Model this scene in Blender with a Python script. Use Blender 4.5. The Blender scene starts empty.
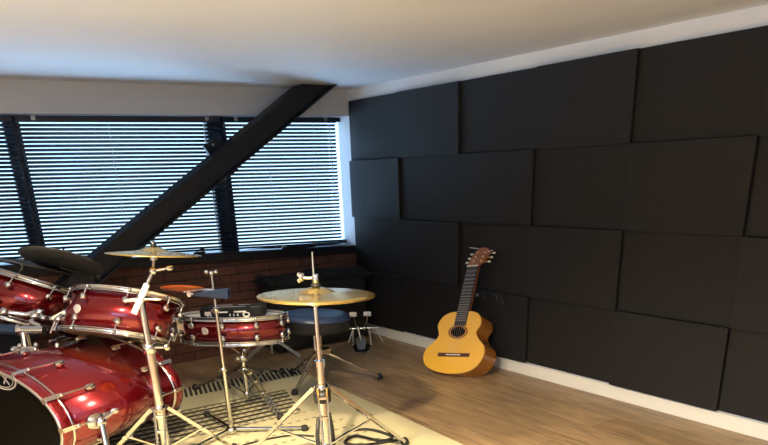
import bpy, bmesh, math, random
from mathutils import Vector, Matrix
random.seed(7)
V = Vector
PI = math.pi
SC = bpy.context.scene
COL = SC.collection

# ------------------------------------------------------------------ camera
CAM = V((0, 0, 1.515))
right = V((0.814, -0.580, -0.038)); back = V((-0.525, -0.761, 0.382)).normalized()
up = back.cross(right).normalized(); right = up.cross(back).normalized()
cd = bpy.data.cameras.new('camera'); cam = bpy.data.objects.new('camera', cd); COL.objects.link(cam)
m = Matrix((right, up, back)).transposed().to_4x4(); m.translation = CAM
cam.matrix_world = m
cd.sensor_width = 36; cd.lens = 700 / 768 * 36; cd.shift_y = (459.36 - 222.5) / 768
cd.clip_start = 0.05
SC.camera = cam
SC.view_settings.view_transform = 'Standard'; SC.view_settings.look = 'None'
SC.view_settings.gamma = 1; SC.view_settings.use_curve_mapping = False
SC.view_settings.exposure = 0.0

# ------------------------------------------------------------------ light
w = bpy.data.worlds.new('sky'); SC.world = w; w.use_nodes = True
bg = w.node_tree.nodes['Background']
NT = w.node_tree
tc0 = NT.nodes.new('ShaderNodeTexCoord'); sx0 = NT.nodes.new('ShaderNodeSeparateXYZ'); rp0 = NT.nodes.new('ShaderNodeValToRGB')
NT.links.new(tc0.outputs['Generated'], sx0.inputs[0]); mr0 = NT.nodes.new('ShaderNodeMapRange')
mr0.inputs[1].default_value = -1; mr0.inputs[2].default_value = 1; NT.links.new(sx0.outputs[2], mr0.inputs[0]); NT.links.new(mr0.outputs[0], rp0.inputs[0])
cr = rp0.color_ramp; cr.elements[0].position = 0.0; cr.elements[0].color = (0.40, 0.67, 1.0, 1); cr.elements[1].position = 1.0; cr.elements[1].color = (0.36, 0.62, 1.0, 1)
for ps, cc in ((0.40, (0.40, 0.67, 1.0, 1)), (0.455, (0.12, 0.185, 0.23, 1)), (0.555, (0.11, 0.18, 0.24, 1)), (0.62, (0.36, 0.62, 1.0, 1))):
    e_ = cr.elements.new(ps); e_.color = cc
NT.links.new(rp0.outputs[0], bg.inputs[0]); bg.inputs[1].default_value = 9.0

def lamp(name, kind, loc, power, color, **kw):
    l = bpy.data.lights.new(name, kind); l.energy = power; l.color = color
    for k, v in kw.items(): setattr(l, k, v)
    o = bpy.data.objects.new(name, l); o.location = loc; COL.objects.link(o); return o
WARM = (1.0, 0.80, 0.50)
lamp('ceiling_spot', 'SPOT', (0.19, 2.73, 2.12), 330, WARM, shadow_soft_size=0.05, spot_size=math.radians(150), spot_blend=0.75)
lamp('ceiling_spot', 'SPOT', (0.52, 1.69, 2.12), 880, WARM, shadow_soft_size=0.05, spot_size=math.radians(150), spot_blend=0.75)
u_ = lamp('uplighter', 'SPOT', (1.3, 0.3, 1.2), 75, (1.0, 0.92, 0.86), shadow_soft_size=0.15, spot_size=math.radians(140), spot_blend=1.0)  # unseen fill light, added to brighten the ceiling
u_.rotation_euler = (PI, 0, 0)
# daylight arriving through the window bays (sampling portals of the sky)
for x0, x1 in ((-0.4, 1.0), (1.17, 2.6), (2.78, 3.9)):
    p = lamp('window_daylight', 'AREA', ((x0 + x1) / 2, 6.24, 1.4), 1, (1, 1, 1), shape='RECTANGLE', size=x1 - x0, size_y=1.15)
    p.rotation_euler = (-PI / 2, 0, 0); p.data.cycles.is_portal = True

p = lamp('window_daylight', 'AREA', (-1.62, 0.4, 1.45), 1, (1, 1, 1), shape='RECTANGLE', size=1.2, size_y=3.0)  # portal for the opening added in the left wall
p.rotation_euler = (0, -PI / 2, 0); p.data.cycles.is_portal = True

# ------------------------------------------------------------------ materials
def mat(name, col, rough=0.5, metal=0.0, coat=0.0, spec=None, noise=None, bump=None):
    M = bpy.data.materials.new(name); M.use_nodes = True
    nt = M.node_tree; b = nt.nodes['Principled BSDF']
    b.inputs['Base Color'].default_value = (*col, 1); b.inputs['Roughness'].default_value = rough
    b.inputs['Metallic'].default_value = metal; b.inputs['Coat Weight'].default_value = coat
    b.inputs['Coat Roughness'].default_value = 0.05
    if spec is not None: b.inputs['Specular IOR Level'].default_value = spec
    tc = nt.nodes.new('ShaderNodeTexCoord')
    if noise:                      # (scale vec, amount)
        mp = nt.nodes.new('ShaderNodeMapping'); mp.inputs['Scale'].default_value = noise[0]
        nz = nt.nodes.new('ShaderNodeTexNoise'); nz.inputs['Scale'].default_value = 1; nz.inputs['Detail'].default_value = 4
        mx = nt.nodes.new('ShaderNodeMix'); mx.data_type = 'RGBA'
        mx.inputs[6].default_value = (*[c * (1 - noise[1]) for c in col], 1)
        mx.inputs[7].default_value = (*[min(1, c * (1 + noise[1])) for c in col], 1)
        nt.links.new(tc.outputs['Object'], mp.inputs[0]); nt.links.new(mp.outputs[0], nz.inputs[0])
        nt.links.new(nz.outputs[0], mx.inputs[0]); nt.links.new(mx.outputs[2], b.inputs['Base Color'])
    if bump:                       # (scale vec, strength)
        mp = nt.nodes.new('ShaderNodeMapping'); mp.inputs['Scale'].default_value = bump[0]
        nz = nt.nodes.new('ShaderNodeTexNoise'); nz.inputs['Scale'].default_value = 1
        bp = nt.nodes.new('ShaderNodeBump'); bp.inputs['Strength'].default_value = bump[1]; bp.inputs['Distance'].default_value = 0.01
        nt.links.new(tc.outputs['Object'], mp.inputs[0]); nt.links.new(mp.outputs[0], nz.inputs[0])
        nt.links.new(nz.outputs[0], bp.inputs['Height']); nt.links.new(bp.outputs[0], b.inputs['Normal'])
    return M
M = {}
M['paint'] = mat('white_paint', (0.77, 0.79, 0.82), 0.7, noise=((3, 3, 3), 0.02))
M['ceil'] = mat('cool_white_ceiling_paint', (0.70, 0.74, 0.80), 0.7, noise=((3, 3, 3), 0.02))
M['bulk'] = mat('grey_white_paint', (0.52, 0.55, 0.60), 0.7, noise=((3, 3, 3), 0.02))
M['skirt'] = mat('skirting_paint', (0.80, 0.78, 0.70), 0.45)
M['panel'] = mat('panel_felt', (0.013, 0.012, 0.012), 0.62, spec=0.3, noise=((2, 160, 2), 0.25), bump=((400, 400, 400), 0.3))
M['chrome'] = mat('chrome', (0.62, 0.61, 0.60), 0.13, 1.0)
M['steel'] = mat('satin_steel', (0.55, 0.55, 0.55), 0.35, 0.9)
M['red'] = mat('red_lacquer', (0.19, 0.003, 0.008), 0.20, 0.75, coat=1.0)
M['maple'] = mat('maple_hoop_inside', (0.62, 0.40, 0.16), 0.5)
M['blackhead'] = mat('black_drumhead', (0.002, 0.002, 0.002), 0.35, spec=0.05)
M['whitehead'] = mat('coated_drumhead', (0.75, 0.74, 0.70), 0.5)
M['clearhead'] = mat('amber_drumhead', (0.50, 0.34, 0.15), 0.35)
M['brass'] = mat('cymbal_bronze', (0.78, 0.57, 0.20), 0.24, 0.92, noise=((14, 14, 4), 0.06))
M['darkcym'] = mat('dark_cymbal_bronze', (0.20, 0.20, 0.19), 0.45, 0.8, noise=((14, 14, 4), 0.12))
M['orange'] = mat('orange_cymbal_lacquer', (0.75, 0.17, 0.03), 0.4, 0.2)  # even orange over the whole splash cymbal
M['navy'] = mat('navy_enamel', (0.018, 0.035, 0.08), 0.3, 0.3)
M['vinyl'] = mat('blue_black_vinyl', (0.03, 0.055, 0.13), 0.33, bump=((90, 90, 90), 0.05))  # black vinyl, the skylight's blue reflection is put into its base colour
M['black'] = mat('black_plastic', (0.012, 0.012, 0.013), 0.5)
M['cloth'] = mat('black_cloth', (0.008, 0.008, 0.009), 0.9, bump=((60, 60, 60), 0.4))
M['rubber'] = mat('black_rubber', (0.014, 0.013, 0.013), 0.75)
M['beam'] = mat('black_beam_paint', (0.004, 0.005, 0.009), 0.5, bump=((20, 20, 20), 0.05))
M['frame'] = mat('dark_window_frame', (0.010, 0.016, 0.034), 0.45)
M['slat'] = mat('blind_slat', (0.05, 0.075, 0.12), 0.45, 0.0)
M['cord'] = mat('white_cord', (0.75, 0.78, 0.82), 0.6)
M['felt'] = mat('white_felt', (0.85, 0.84, 0.8), 0.9)
M['white'] = mat('white_print', (0.8, 0.8, 0.8), 0.5)
M['badge'] = mat('silver_badge', (0.62, 0.58, 0.58), 0.45, 0.3)
M['spruce'] = mat('guitar_top_spruce', (0.78, 0.43, 0.045), 0.30, coat=0.5, noise=((160, 4, 4), 0.05))
M['rib'] = mat('guitar_side_wood', (0.42, 0.16, 0.022), 0.25, coat=0.6, noise=((6, 60, 6), 0.15))
M['binding'] = mat('guitar_binding', (0.45, 0.20, 0.05), 0.4)
M['rosewood'] = mat('rosewood', (0.085, 0.03, 0.018), 0.45, noise=((60, 6, 6), 0.3))
M['headwood'] = mat('headstock_wood', (0.27, 0.085, 0.03), 0.35, coat=0.4)
M['ebony'] = mat('fingerboard_wood', (0.03, 0.028, 0.028), 0.5)
M['bone'] = mat('bone', (0.85, 0.80, 0.66), 0.4)
M['gold'] = mat('gold_tuner', (0.85, 0.62, 0.28), 0.3, 0.9)

def glassmat():
    G = bpy.data.materials.new('window_glass'); G.use_nodes = True; nt = G.node_tree; nt.nodes.clear()
    o = nt.nodes.new('ShaderNodeOutputMaterial'); mx = nt.nodes.new('ShaderNodeMixShader')
    t = nt.nodes.new('ShaderNodeBsdfTransparent'); g = nt.nodes.new('ShaderNodeBsdfGlossy'); g.inputs['Roughness'].default_value = 0.02
    f = nt.nodes.new('ShaderNodeFresnel'); f.inputs[0].default_value = 1.3
    nt.links.new(f.outputs[0], mx.inputs[0]); nt.links.new(t.outputs[0], mx.inputs[1]); nt.links.new(g.outputs[0], mx.inputs[2])
    nt.links.new(mx.outputs[0], o.inputs[0]); return G
M['glass'] = glassmat()

def floormat():
    F = bpy.data.materials.new('oak_laminate'); F.use_nodes = True; nt = F.node_tree; b = nt.nodes['Principled BSDF']
    tc = nt.nodes.new('ShaderNodeTexCoord'); mp = nt.nodes.new('ShaderNodeMapping'); mp.inputs['Rotation'].default_value = (0, 0, PI / 2)
    br = nt.nodes.new('ShaderNodeTexBrick'); br.offset = 0.37
    br.inputs['Scale'].default_value = 1; br.inputs['Brick Width'].default_value = 1.9; br.inputs['Row Height'].default_value = 0.24
    br.inputs['Mortar Size'].default_value = 0.0018; br.inputs['Bias'].default_value = 0.0
    br.inputs['Color1'].default_value = (0.36, 0.25, 0.145, 1); br.inputs['Color2'].default_value = (0.30, 0.20, 0.115, 1)
    br.inputs['Mortar'].default_value = (0.12, 0.075, 0.04, 1)
    m2 = nt.nodes.new('ShaderNodeMapping'); m2.inputs['Scale'].default_value = (14, 1.6, 1)
    nz = nt.nodes.new('ShaderNodeTexNoise'); nz.inputs['Scale'].default_value = 1.6; nz.inputs['Detail'].default_value = 6; nz.inputs['Distortion'].default_value = 1.2
    rp = nt.nodes.new('ShaderNodeValToRGB'); rp.color_ramp.elements[0].position = 0.3; rp.color_ramp.elements[0].color = (0.66, 0.65, 0.64, 1)
    rp.color_ramp.elements[1].position = 0.72; rp.color_ramp.elements[1].color = (1.35, 1.3, 1.2, 1)
    mx = nt.nodes.new('ShaderNodeMix'); mx.data_type = 'RGBA'; mx.blend_type = 'MULTIPLY'; mx.inputs[0].default_value = 1
    L = nt.links.new
    L(tc.outputs['Object'], mp.inputs[0]); L(mp.outputs[0], br.inputs[0]); L(tc.outputs['Object'], m2.inputs[0]); L(m2.outputs[0], nz.inputs[0])
    L(nz.outputs[0], rp.inputs[0]); L(br.outputs[0], mx.inputs[6]); L(rp.outputs[0], mx.inputs[7]); L(mx.outputs[2], b.inputs['Base Color'])
    b.inputs['Roughness'].default_value = 0.42
    return F
M['floor'] = floormat()

def brickmat():
    F = bpy.data.materials.new('red_brick'); F.use_nodes = True; nt = F.node_tree; b = nt.nodes['Principled BSDF']
    tc = nt.nodes.new('ShaderNodeTexCoord'); mp = nt.nodes.new('ShaderNodeMapping'); mp.inputs['Rotation'].default_value = (PI / 2, 0, 0)
    sx = nt.nodes.new('ShaderNodeSeparateXYZ'); cx = nt.nodes.new('ShaderNodeCombineXYZ')
    br = nt.nodes.new('ShaderNodeTexBrick'); br.inputs['Scale'].default_value = 1
    br.inputs['Brick Width'].default_value = 0.33; br.inputs['Row Height'].default_value = 0.078; br.inputs['Mortar Size'].default_value = 0.006
    br.inputs['Mortar Smooth'].default_value = 0.3
    br.inputs['Color1'].default_value = (0.24, 0.088, 0.055, 1); br.inputs['Color2'].default_value = (0.15, 0.06, 0.04, 1); br.inputs['Mortar'].default_value = (0.05, 0.032, 0.026, 1)
    nz = nt.nodes.new('ShaderNodeTexNoise'); nz.inputs['Scale'].default_value = 22; nz.inputs['Detail'].default_value = 5
    mx = nt.nodes.new('ShaderNodeMix'); mx.data_type = 'RGBA'; mx.blend_type = 'MULTIPLY'; mx.inputs[0].default_value = 0.7
    bp = nt.nodes.new('ShaderNodeBump'); bp.inputs['Strength'].default_value = 0.8; bp.inputs['Distance'].default_value = 0.012
    md = nt.nodes.new('ShaderNodeMath'); md.operation = 'MULTIPLY_ADD'; md.inputs[1].default_value = -1.0
    L = nt.links.new
    L(tc.outputs['Object'], sx.inputs[0]); L(sx.outputs[0], cx.inputs[0]); L(sx.outputs[2], cx.inputs[1]); L(cx.outputs[0], br.inputs[0])
    L(tc.outputs['Object'], nz.inputs[0]); L(br.outputs[0], mx.inputs[6]); L(nz.outputs[0], mx.inputs[7]); L(mx.outputs[2], b.inputs['Base Color'])
    L(br.outputs[1], md.inputs[0]); L(nz.outputs[0], md.inputs[2]); L(md.outputs[0], bp.inputs['Height']); L(bp.outputs[0], b.inputs['Normal'])
    b.inputs['Roughness'].default_value = 0.8
    return F
M['brick'] = brickmat()

# ------------------------------------------------------------------ geometry helpers
class MB:
    def __init__(s): s.v = []; s.f = []; s.sm = []
    def add(s, vs, fs, smooth=False):
        o = len(s.v); s.v += [tuple(v) for v in vs]; s.f += [tuple(i + o for i in f) for f in fs]; s.sm += [smooth] * len(fs); return s
    def box(s, c, d, ax=None):
        c = V(c); X, Y, Z = ax if ax else (V((1, 0, 0)), V((0, 1, 0)), V((0, 0, 1)))
        vs = [c + X * (d[0] / 2 * i) + Y * (d[1] / 2 * j) + Z * (d[2] / 2 * k) for i in (-1, 1) for j in (-1, 1) for k in (-1, 1)]
        return s.add(vs, [(0, 1, 3, 2), (4, 6, 7, 5), (0, 4, 5, 1), (2, 3, 7, 6), (0, 2, 6, 4), (1, 5, 7, 3)])
    def bar(s, a, b, wd, th, side=None):      # flat bar from a to b
        a, b = V(a), V(b); z = (b - a); L = z.length; z.normalize()
        x = V(side) if side else z.cross(V((0, 0, 1)))
        if x.length < 1e-5: x = V((1, 0, 0))
        x = (x - z * x.dot(z)).normalized(); y = z.cross(x)
        return s.box((a + b) / 2, (wd, th, L), (x, y, z))
    def tube(s, pts, r, n=10, cap=True, closed=False):
        pts = [V(p) for p in pts]; N = len(pts); rs = r if isinstance(r, (list, tuple)) else [r] * N
        vs = []; prev = None
        for i, p in enumerate(pts):
            if closed: t = pts[(i + 1) % N] - pts[i - 1]
            else: t = (pts[min(i + 1, N - 1)] - pts[max(i - 1, 0)])
            t.normalize()
            if prev is None:
                a = t.cross(V((0, 0, 1)));
                if a.length < 1e-3: a = t.cross(V((1, 0, 0)))
            else: a = prev - t * prev.dot(t)
            a.normalize(); prev = a; b = t.cross(a)
            vs += [p + (a * math.cos(2 * PI * k / n) + b * math.sin(2 * PI * k / n)) * rs[i] for k in range(n)]
        fs = []
        for i in range(N if closed else N - 1):
            j = (i + 1) % N
            for k in range(n): fs.append((i * n + k, i * n + (k + 1) % n, j * n + (k + 1) % n, j * n + k))
        s.add(vs, fs, True)
        if cap and not closed:
            s.add(vs[:n], [tuple(reversed(range(n)))]); s.add(vs[-n:], [tuple(range(n))])
        return s
    def lathe(s, prof, C=(0, 0, 0), n=(0, 0, 1), seg=40, e=(1, 1), a=None, smooth=True):   # prof [(r, h)], e elliptical factors
        C = V(C); n = V(n).normalized()
        if a is None: a = V((1, 0, 0)) - n * n.x
        if V(a).length < 1e-4: a = V((0, 1, 0))
        a = V(a); a = (a - n * a.dot(n)).normalized(); b = n.cross(a); vs = []
        for r, h in prof:
            vs += [C + n * h + a * (r * e[0] * math.cos(2 * PI * k / seg)) + b * (r * e[1] * math.sin(2 * PI * k / seg)) for k in range(seg)]
        fs = [(i * seg + k, i * seg + (k + 1) % seg, (i + 1) * seg + (k + 1) % seg, (i + 1) * seg + k) for i in range(len(prof) - 1) for k in range(seg)]
        s.add(vs, fs, smooth)
        if prof[0][0] > 1e-5: s.add(vs[:seg], [tuple(reversed(range(seg)))])
        if prof[-1][0] > 1e-5: s.add(vs[-seg:], [tuple(range(seg))])
        return s
    def ball(s, c, r, e=(1, 1, 1), n=(0, 0, 1), seg=14):
        return s.lathe([(r * math.sin(PI * i / 8) + 1e-6, -r * e[2] * math.cos(PI * i / 8)) for i in range(9)], c, n, seg, (e[0], e[1]))
    def prism(s, pts, fmap, d0, d1, smooth_side=True):   # pts 2d polygon; fmap(x, y, d) -> world
        n = len(pts); vs = [fmap(x, y, d0) for x, y in pts] + [fmap(x, y, d1) for x, y in pts]
        s.add(vs[:n], [tuple(range(n))]); s.add(vs[n:], [tuple(reversed(range(n)))])
        return s.add(vs, [(i, i + n, (i + 1) % n + n, (i + 1) % n) for i in range(n)], smooth_side)
    def build(s, name, m, parent=None, bevel=0, label=None):
        me = bpy.data.meshes.new(name)
        org = V((0, 0, 0))
        me.from_pydata([V(v) - org for v in s.v], [], s.f)
        bm = bmesh.new(); bm.from_mesh(me)
        bmesh.ops.recalc_face_normals(bm, faces=bm.faces); bm.to_mesh(me); bm.free()
        for p, sm in zip(me.polygons, s.sm): p.use_smooth = sm
        me.materials.append(M[m] if isinstance(m, str) else m)
        o = bpy.data.objects.new(name, me); COL.objects.link(o)
        if parent is not None:
            o.parent = parent; o.matrix_parent_inverse = WORLD[parent.name].inverted()
        WORLD[o.name] = Matrix.Identity(4)
        if bevel:
            bv = o.modifiers.new('bevel', 'BEVEL'); bv.width = bevel; bv.segments = 2; bv.limit_method = 'ANGLE'
        if label: o['label'] = label
        return o
WORLD = {}
def tag(o, label, cat, group=None):
    o['label'] = label; o['category'] = cat
    if group: o['group'] = group
    return o
def thing(name, label, cat, loc=(0, 0, 0), group=None):
    o = bpy.data.objects.new(name, None); o.location = loc; o.empty_display_size = 0.05; COL.objects.link(o)
    WORLD[o.name] = Matrix.Translation(V(loc))
    return tag(o, label, cat, group)
def struct(o): o['kind'] = 'structure'; return o
def lerp(a, b, t): return V(a) * (1 - t) + V(b) * t

# ------------------------------------------------------------------ room shell
XW, YB, ZC = 3.93, 6.03, 2.20
XL, YF = -1.6, -1.6
struct(MB().box(((XL + XW) / 2, (YF + 6.3) / 2, -0.05), (XW - XL + 0.3, 6.3 - YF + 0.3, 0.1)).build('floor', 'floor'))
struct(MB().box(((XL + XW) / 2, (YF + 6.3) / 2, ZC + 0.05), (XW - XL + 0.3, 6.3 - YF + 0.3, 0.1)).build('ceiling', 'ceil'))
struct(MB().box((XW + 0.05, (YF + 6.3) / 2, ZC / 2), (0.1, 6.3 - YF + 0.3, ZC)).build('wall_right', 'paint'))
b = MB()          # left wall with an unseen opening added to let in more sky light
for y0, y1, z0, z1 in ((YF - 0.1, -1.1, 0, ZC), (1.9, 6.4, 0, ZC), (-1.1, 1.9, 0, 0.85), (-1.1, 1.9, 2.05, ZC)): b.box((XL - 0.05, (y0 + y1) / 2, (z0 + z1) / 2), (0.1, y1 - y0, z1 - z0))
struct(b.build('wall_left', 'paint'))
struct(MB().box(((XL + XW) / 2, YF - 0.05, ZC / 2), (XW - XL, 0.1, ZC)).build('wall_front', 'paint'))
# brick dado below the sill (its top follows the slightly falling sill)
def zs(x): return 0.765 + (XW - x) * 0.040
b = MB(); b.add([(x, y, z) for x in (XL, XW) for y in (YB, 6.3) for z in (0, zs(x) )], [(0, 1, 3, 2), (4, 6, 7, 5), (0, 4, 5, 1), (2, 3, 7, 6), (0, 2, 6, 4), (1, 5, 7, 3)])
struct(b.build('wall_back', 'brick'))
# painted bulkhead above the windows and the reveal pier left
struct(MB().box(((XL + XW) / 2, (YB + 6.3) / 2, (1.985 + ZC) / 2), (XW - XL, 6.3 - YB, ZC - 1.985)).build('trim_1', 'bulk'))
struct(MB().box(((XL - 0.42) / 2, (YB + 6.3) / 2, 1.42), (-0.42 - XL, 6.3 - YB, 1.13)).build('trim_2', 'paint'))
# black sill board
b = MB(); b.add([(x, y, zs(x) + dz) for x in (-0.42, XW) for y in (YB - 0.03, 6.3) for dz in (0, 0.075)], [(0, 1, 3, 2), (4, 6, 7, 5), (0, 4, 5, 1), (2, 3, 7, 6), (0, 2, 6, 4), (1, 5, 7, 3)])
struct(b.build('trim_3', 'beam', bevel=0.004))
# mullions, window frames and glass
k = 4
for x0, x1 in ((1.065, 1.105), (2.635, 2.73)):
    struct(MB().box(((x0 + x1) / 2, 6.215, 1.42), (x1 - x0, 0.09, 1.13)).build('trim_%d' % k, 'frame', bevel=0.004)); k += 1
bays = ((-0.42, 1.065), (1.105, 2.635), (2.73, XW + 0.10))
for i, (x0, x1) in enumerate(bays):
    wn = thing('window_%d' % (i + 1), 'dark framed window', 'window', ((x0 + x1) / 2, 6.23, 0.85)); wn['kind'] = 'structure'
    for kk in ('label', 'category'): del wn[kk]
    f = MB(); z0, z1, t = 0.86, 1.985, 0.035
    for xx in (x0 + t / 2, x1 - t / 2): f.box((xx, 6.23, (z0 + z1) / 2), (t, 0.06, z1 - z0))
    f.box(((x0 + x1) / 2, 6.23, z1 - t / 2), (x1 - x0 - 2 * t, 0.06, t)); f.box(((x0 + x1) / 2, 6.23, z0 + t / 2 - .01), (x1 - x0 - 2 * t, 0.06, t))
    f.build('window_frame', 'frame', wn)
    MB().box(((x0 + x1) / 2, 6.235, 1.42), (x1 - x0 - 2 * t, 0.006, z1 - z0 - 2 * t)).build('glass_pane', 'glass', wn)
# skirting board on the right wall, in two lengths
struct(MB().box((XW - 0.008, 2.0, 0.046), (0.016, 7.1, 0.092)).build('baseboard_right', 'skirt', bevel=0.002))

# ------------------------------------------------------------------ venetian blinds
def blind(x0, x1, label, wand=None, cords=()):
    t = thing('venetian_blind', label, 'blind', ((x0 + x1) / 2, 6.12, 1.98), 'venetian blinds in the window bays')
    MB().box(((x0 + x1) / 2, 6.12, 1.957), (x1 - x0, 0.045, 0.045)).build('headrail', 'frame', t, bevel=0.003)
    s = MB(); n = 34; za = 1.93
    def zb(x): return zs(x) + 0.105
    w2, tilt = 0.032, math.radians(-37)
    for i in range(n):
        fr = (i + 0.5) / n
        for (xa, xb) in ((x0 + 0.004, x1 - 0.004),):
            vs = []
            for x in (xa, xb):
                z = za + (zb(x) - za) * fr
                for q in (-1, -0.33, 0.33, 1):
                    y = 6.12 + q * w2 / 2 * math.cos(tilt); zz = z + q * w2 / 2 * math.sin(tilt) + 0.0025 * (1 - q * q)
                    vs += [(x, y, zz), (x, y, zz - 0.0007)]
            fs = []
            for q in range(3):
                a = 2 * q; fs += [(a, a + 2, a + 10, a + 8), (a + 1, a + 9, a + 11, a + 3)]
            fs += [(0, 8, 9, 1), (6, 7, 15, 14), (0, 1, 3, 2), (2, 3, 5, 4), (4, 5, 7, 6), (8, 10, 11, 9), (10, 12, 13, 11), (12, 14, 15, 13)]
            s.add(vs, fs, True)
    s.build('slats', 'slat', t)
    b = MB(); b.add([(x, y, zb(x) + dz) for x in (x0, x1) for y in (6.107, 6.133) for dz in (-0.014, 0.002)], [(0, 1, 3, 2), (4, 6, 7, 5), (0, 4, 5, 1), (2, 3, 7, 6), (0, 2, 6, 4), (1, 5, 7, 3)])
    b.build('bottom_rail', 'frame', t)
    for cx in cords:
        MB().tube([(cx, 6.10, 1.935), (cx, 6.10, zb(cx))], 0.0022, 6).build('ladder_cord', 'cord', t)
    if wand:
        wx_, zz = wand
        MB().tube([(wx_, 6.085, 1.93), (wx_ + 0.01, 6.083, zz)], 0.0045, 8).build('tilt_wand', 'cord', t)
    for cx in (x0 + 0.12, x1 - 0.12):
        MB().box((cx, 6.094, 1.963), (0.03, 0.008, 0.03)).build('bracket', 'steel', t)
blind(-0.40, 1.08, 'slatted venetian blind at the far left, cut off by the photo edge', cords=(0.5,))
blind(1.10, 2.68, 'wide slatted venetian blind between the two mullions, crossed by the beam', wand=(2.52, 0.98), cords=(1.75,))
blind(2.70, 3.83, 'slatted venetian blind over the right window bay, nearest the black panelled wall', wand=(3.74, 1.30), cords=(3.58, 3.1))
# catch on the bottom rail and small items on the sill
t = thing('window_latch', 'small dark window latch on the sill, left of the right mullion', 'latch', (2.33, 6.06, 0.905))
MB().box((2.33, 6.06, zs(2.33) + 0.083), (0.10, 0.03, 0.018)).build('latch_base', 'black', t, 0.003)
MB().bar((2.30, 6.05, zs(2.33) + 0.10), (2.37, 6.05, zs(2.33) + 0.115), 0.02, 0.012).build('latch_lever', 'black', t, 0.002)
t = thing('casement_stay', 'small dark window stay lying on the sill of the right window bay', 'handle', (3.35, 6.05, zs(3.35) + 0.075))
MB().box((3.30, 6.045, zs(3.3) + 0.086), (0.34, 0.05, 0.02)).build('handle_bar', 'beam', t, 0.004)
MB().box((3.14, 6.04, zs(3.14) + 0.098), (0.05, 0.03, 0.02)).build('handle_knob', 'steel', t, 0.004)

# ------------------------------------------------------------------ diagonal steel beam
t = thing('steel_beam', 'black painted diagonal steel brace running from ceiling down across the window', 'beam', (3.35, 5.85, 2.2))
A0, A1 = V((3.285, 0, 2.20)), V((1.39, 0, 1.006))   # upper edge
d = (A1 - A0).normalized(); nrm = V((-d.z, 0, d.x))
if nrm.z > 0: nrm = -nrm
def beam_poly(off0, off1, y0, y1, name, m):
    pts = []
    for off in (off0, off1):
        top = A0 + nrm * off; s = (ZC - 0.0005 - top.z) / d.z; pts.append(top + d * s)
        s2 = (0.0 - top.z) / d.z; pts.append(top + d * s2)
    q = [pts[0], pts[1], pts[3], pts[2]]
    b = MB(); b.add([(p.x, y0, p.z) for p in q] + [(p.x, y1, p.z) for p in q], [(0, 1, 2, 3), (7, 6, 5, 4), (0, 4, 5, 1), (1, 5, 6, 2), (2, 6, 7, 3), (3, 7, 4, 0)])
    return b.build(name, m, t)
beam_poly(0.0, 0.012, 5.72, 5.90, 'upper_flange', 'beam')
beam_poly(0.012, 0.150, 5.735, 5.80, 'web', 'beam')
beam_poly(0.150, 0.164, 5.67, 5.90, 'lower_flange', 'beam')
t2 = thing('steel_bracket', 'small black bolted bracket clamped behind the diagonal steel beam', 'bracket', (2.62, 5.95, 1.75))
c = lerp(A0, A1, 0.40) + nrm * 0.08; c.y = 5.925
MB().box(c, (0.14, 0.04, 0.30), (d, V((0, 1, 0)), nrm)).build('bracket_plate', 'beam', t2, 0.004)
for s_ in (-1, 1):
    MB().lathe([(0.012, 0), (0.012, 0.012), (0.001, 0.014)], c + nrm * (0.12 * s_) + V((0, -0.02, 0)), (0, -1, 0), 8).build('bolt', 'steel', t2)

# ------------------------------------------------------------------ acoustic wall panels
P0, PW, PH, ZT = 6.01, 0.779, 0.50, 2.106
rows = ('top row', 'second row', 'third row', 'bottom row')
cols = ('first', 'second', 'third', 'fourth', 'fifth', 'sixth', 'seventh')
for r in range(4):
    for c in range(7):
        proud = (r + c) % 2 == 1
        front = 3.88 if proud else 3.905
        y1 = P0 - PW * c - 0.001; y0 = P0 - PW * (c + 1) + 0.001
        if c == 0: y1 = 6.0
        z1 = ZT - PH * r - 0.001; z0 = ZT - PH * (r + 1) + 0.001
        o = MB().box(((front + XW) / 2, (y0 + y1) / 2, (z0 + z1) / 2), (XW - front, y1 - y0, z1 - z0)).build('acoustic_panel', 'panel', None, 0.0025)
        tag(o, 'dark %s acoustic panel, %s, %s along from the window' % ('raised' if proud else 'recessed', rows[r], cols[c]), 'wall panel', 'square acoustic panels on the right wall')
# socket plate behind the guitar neck
t = thing('power_socket', 'black double socket strip on the dark wall panel beside the guitar neck', 'socket', (3.9, 4.07, 0.56))
MB().box((3.874, 4.075, 0.562), (0.012, 0.32, 0.078)).build('socket_plate', 'black', t, 0.003)
for i, yy in enumerate((4.14, 4.00)):
    MB().lathe([(0.026, 0), (0.024, 0.006), (0.02, 0.006), (0.018, 0.002)], (3.868, yy, 0.562), (-1, 0, 0), 20).build('socket_face', 'steel' if i > 5 else 'black', t)
MB().box((3.867, 4.20, 0.565), (0.004, 0.03, 0.02)).build('switch', 'steel', t)

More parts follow.
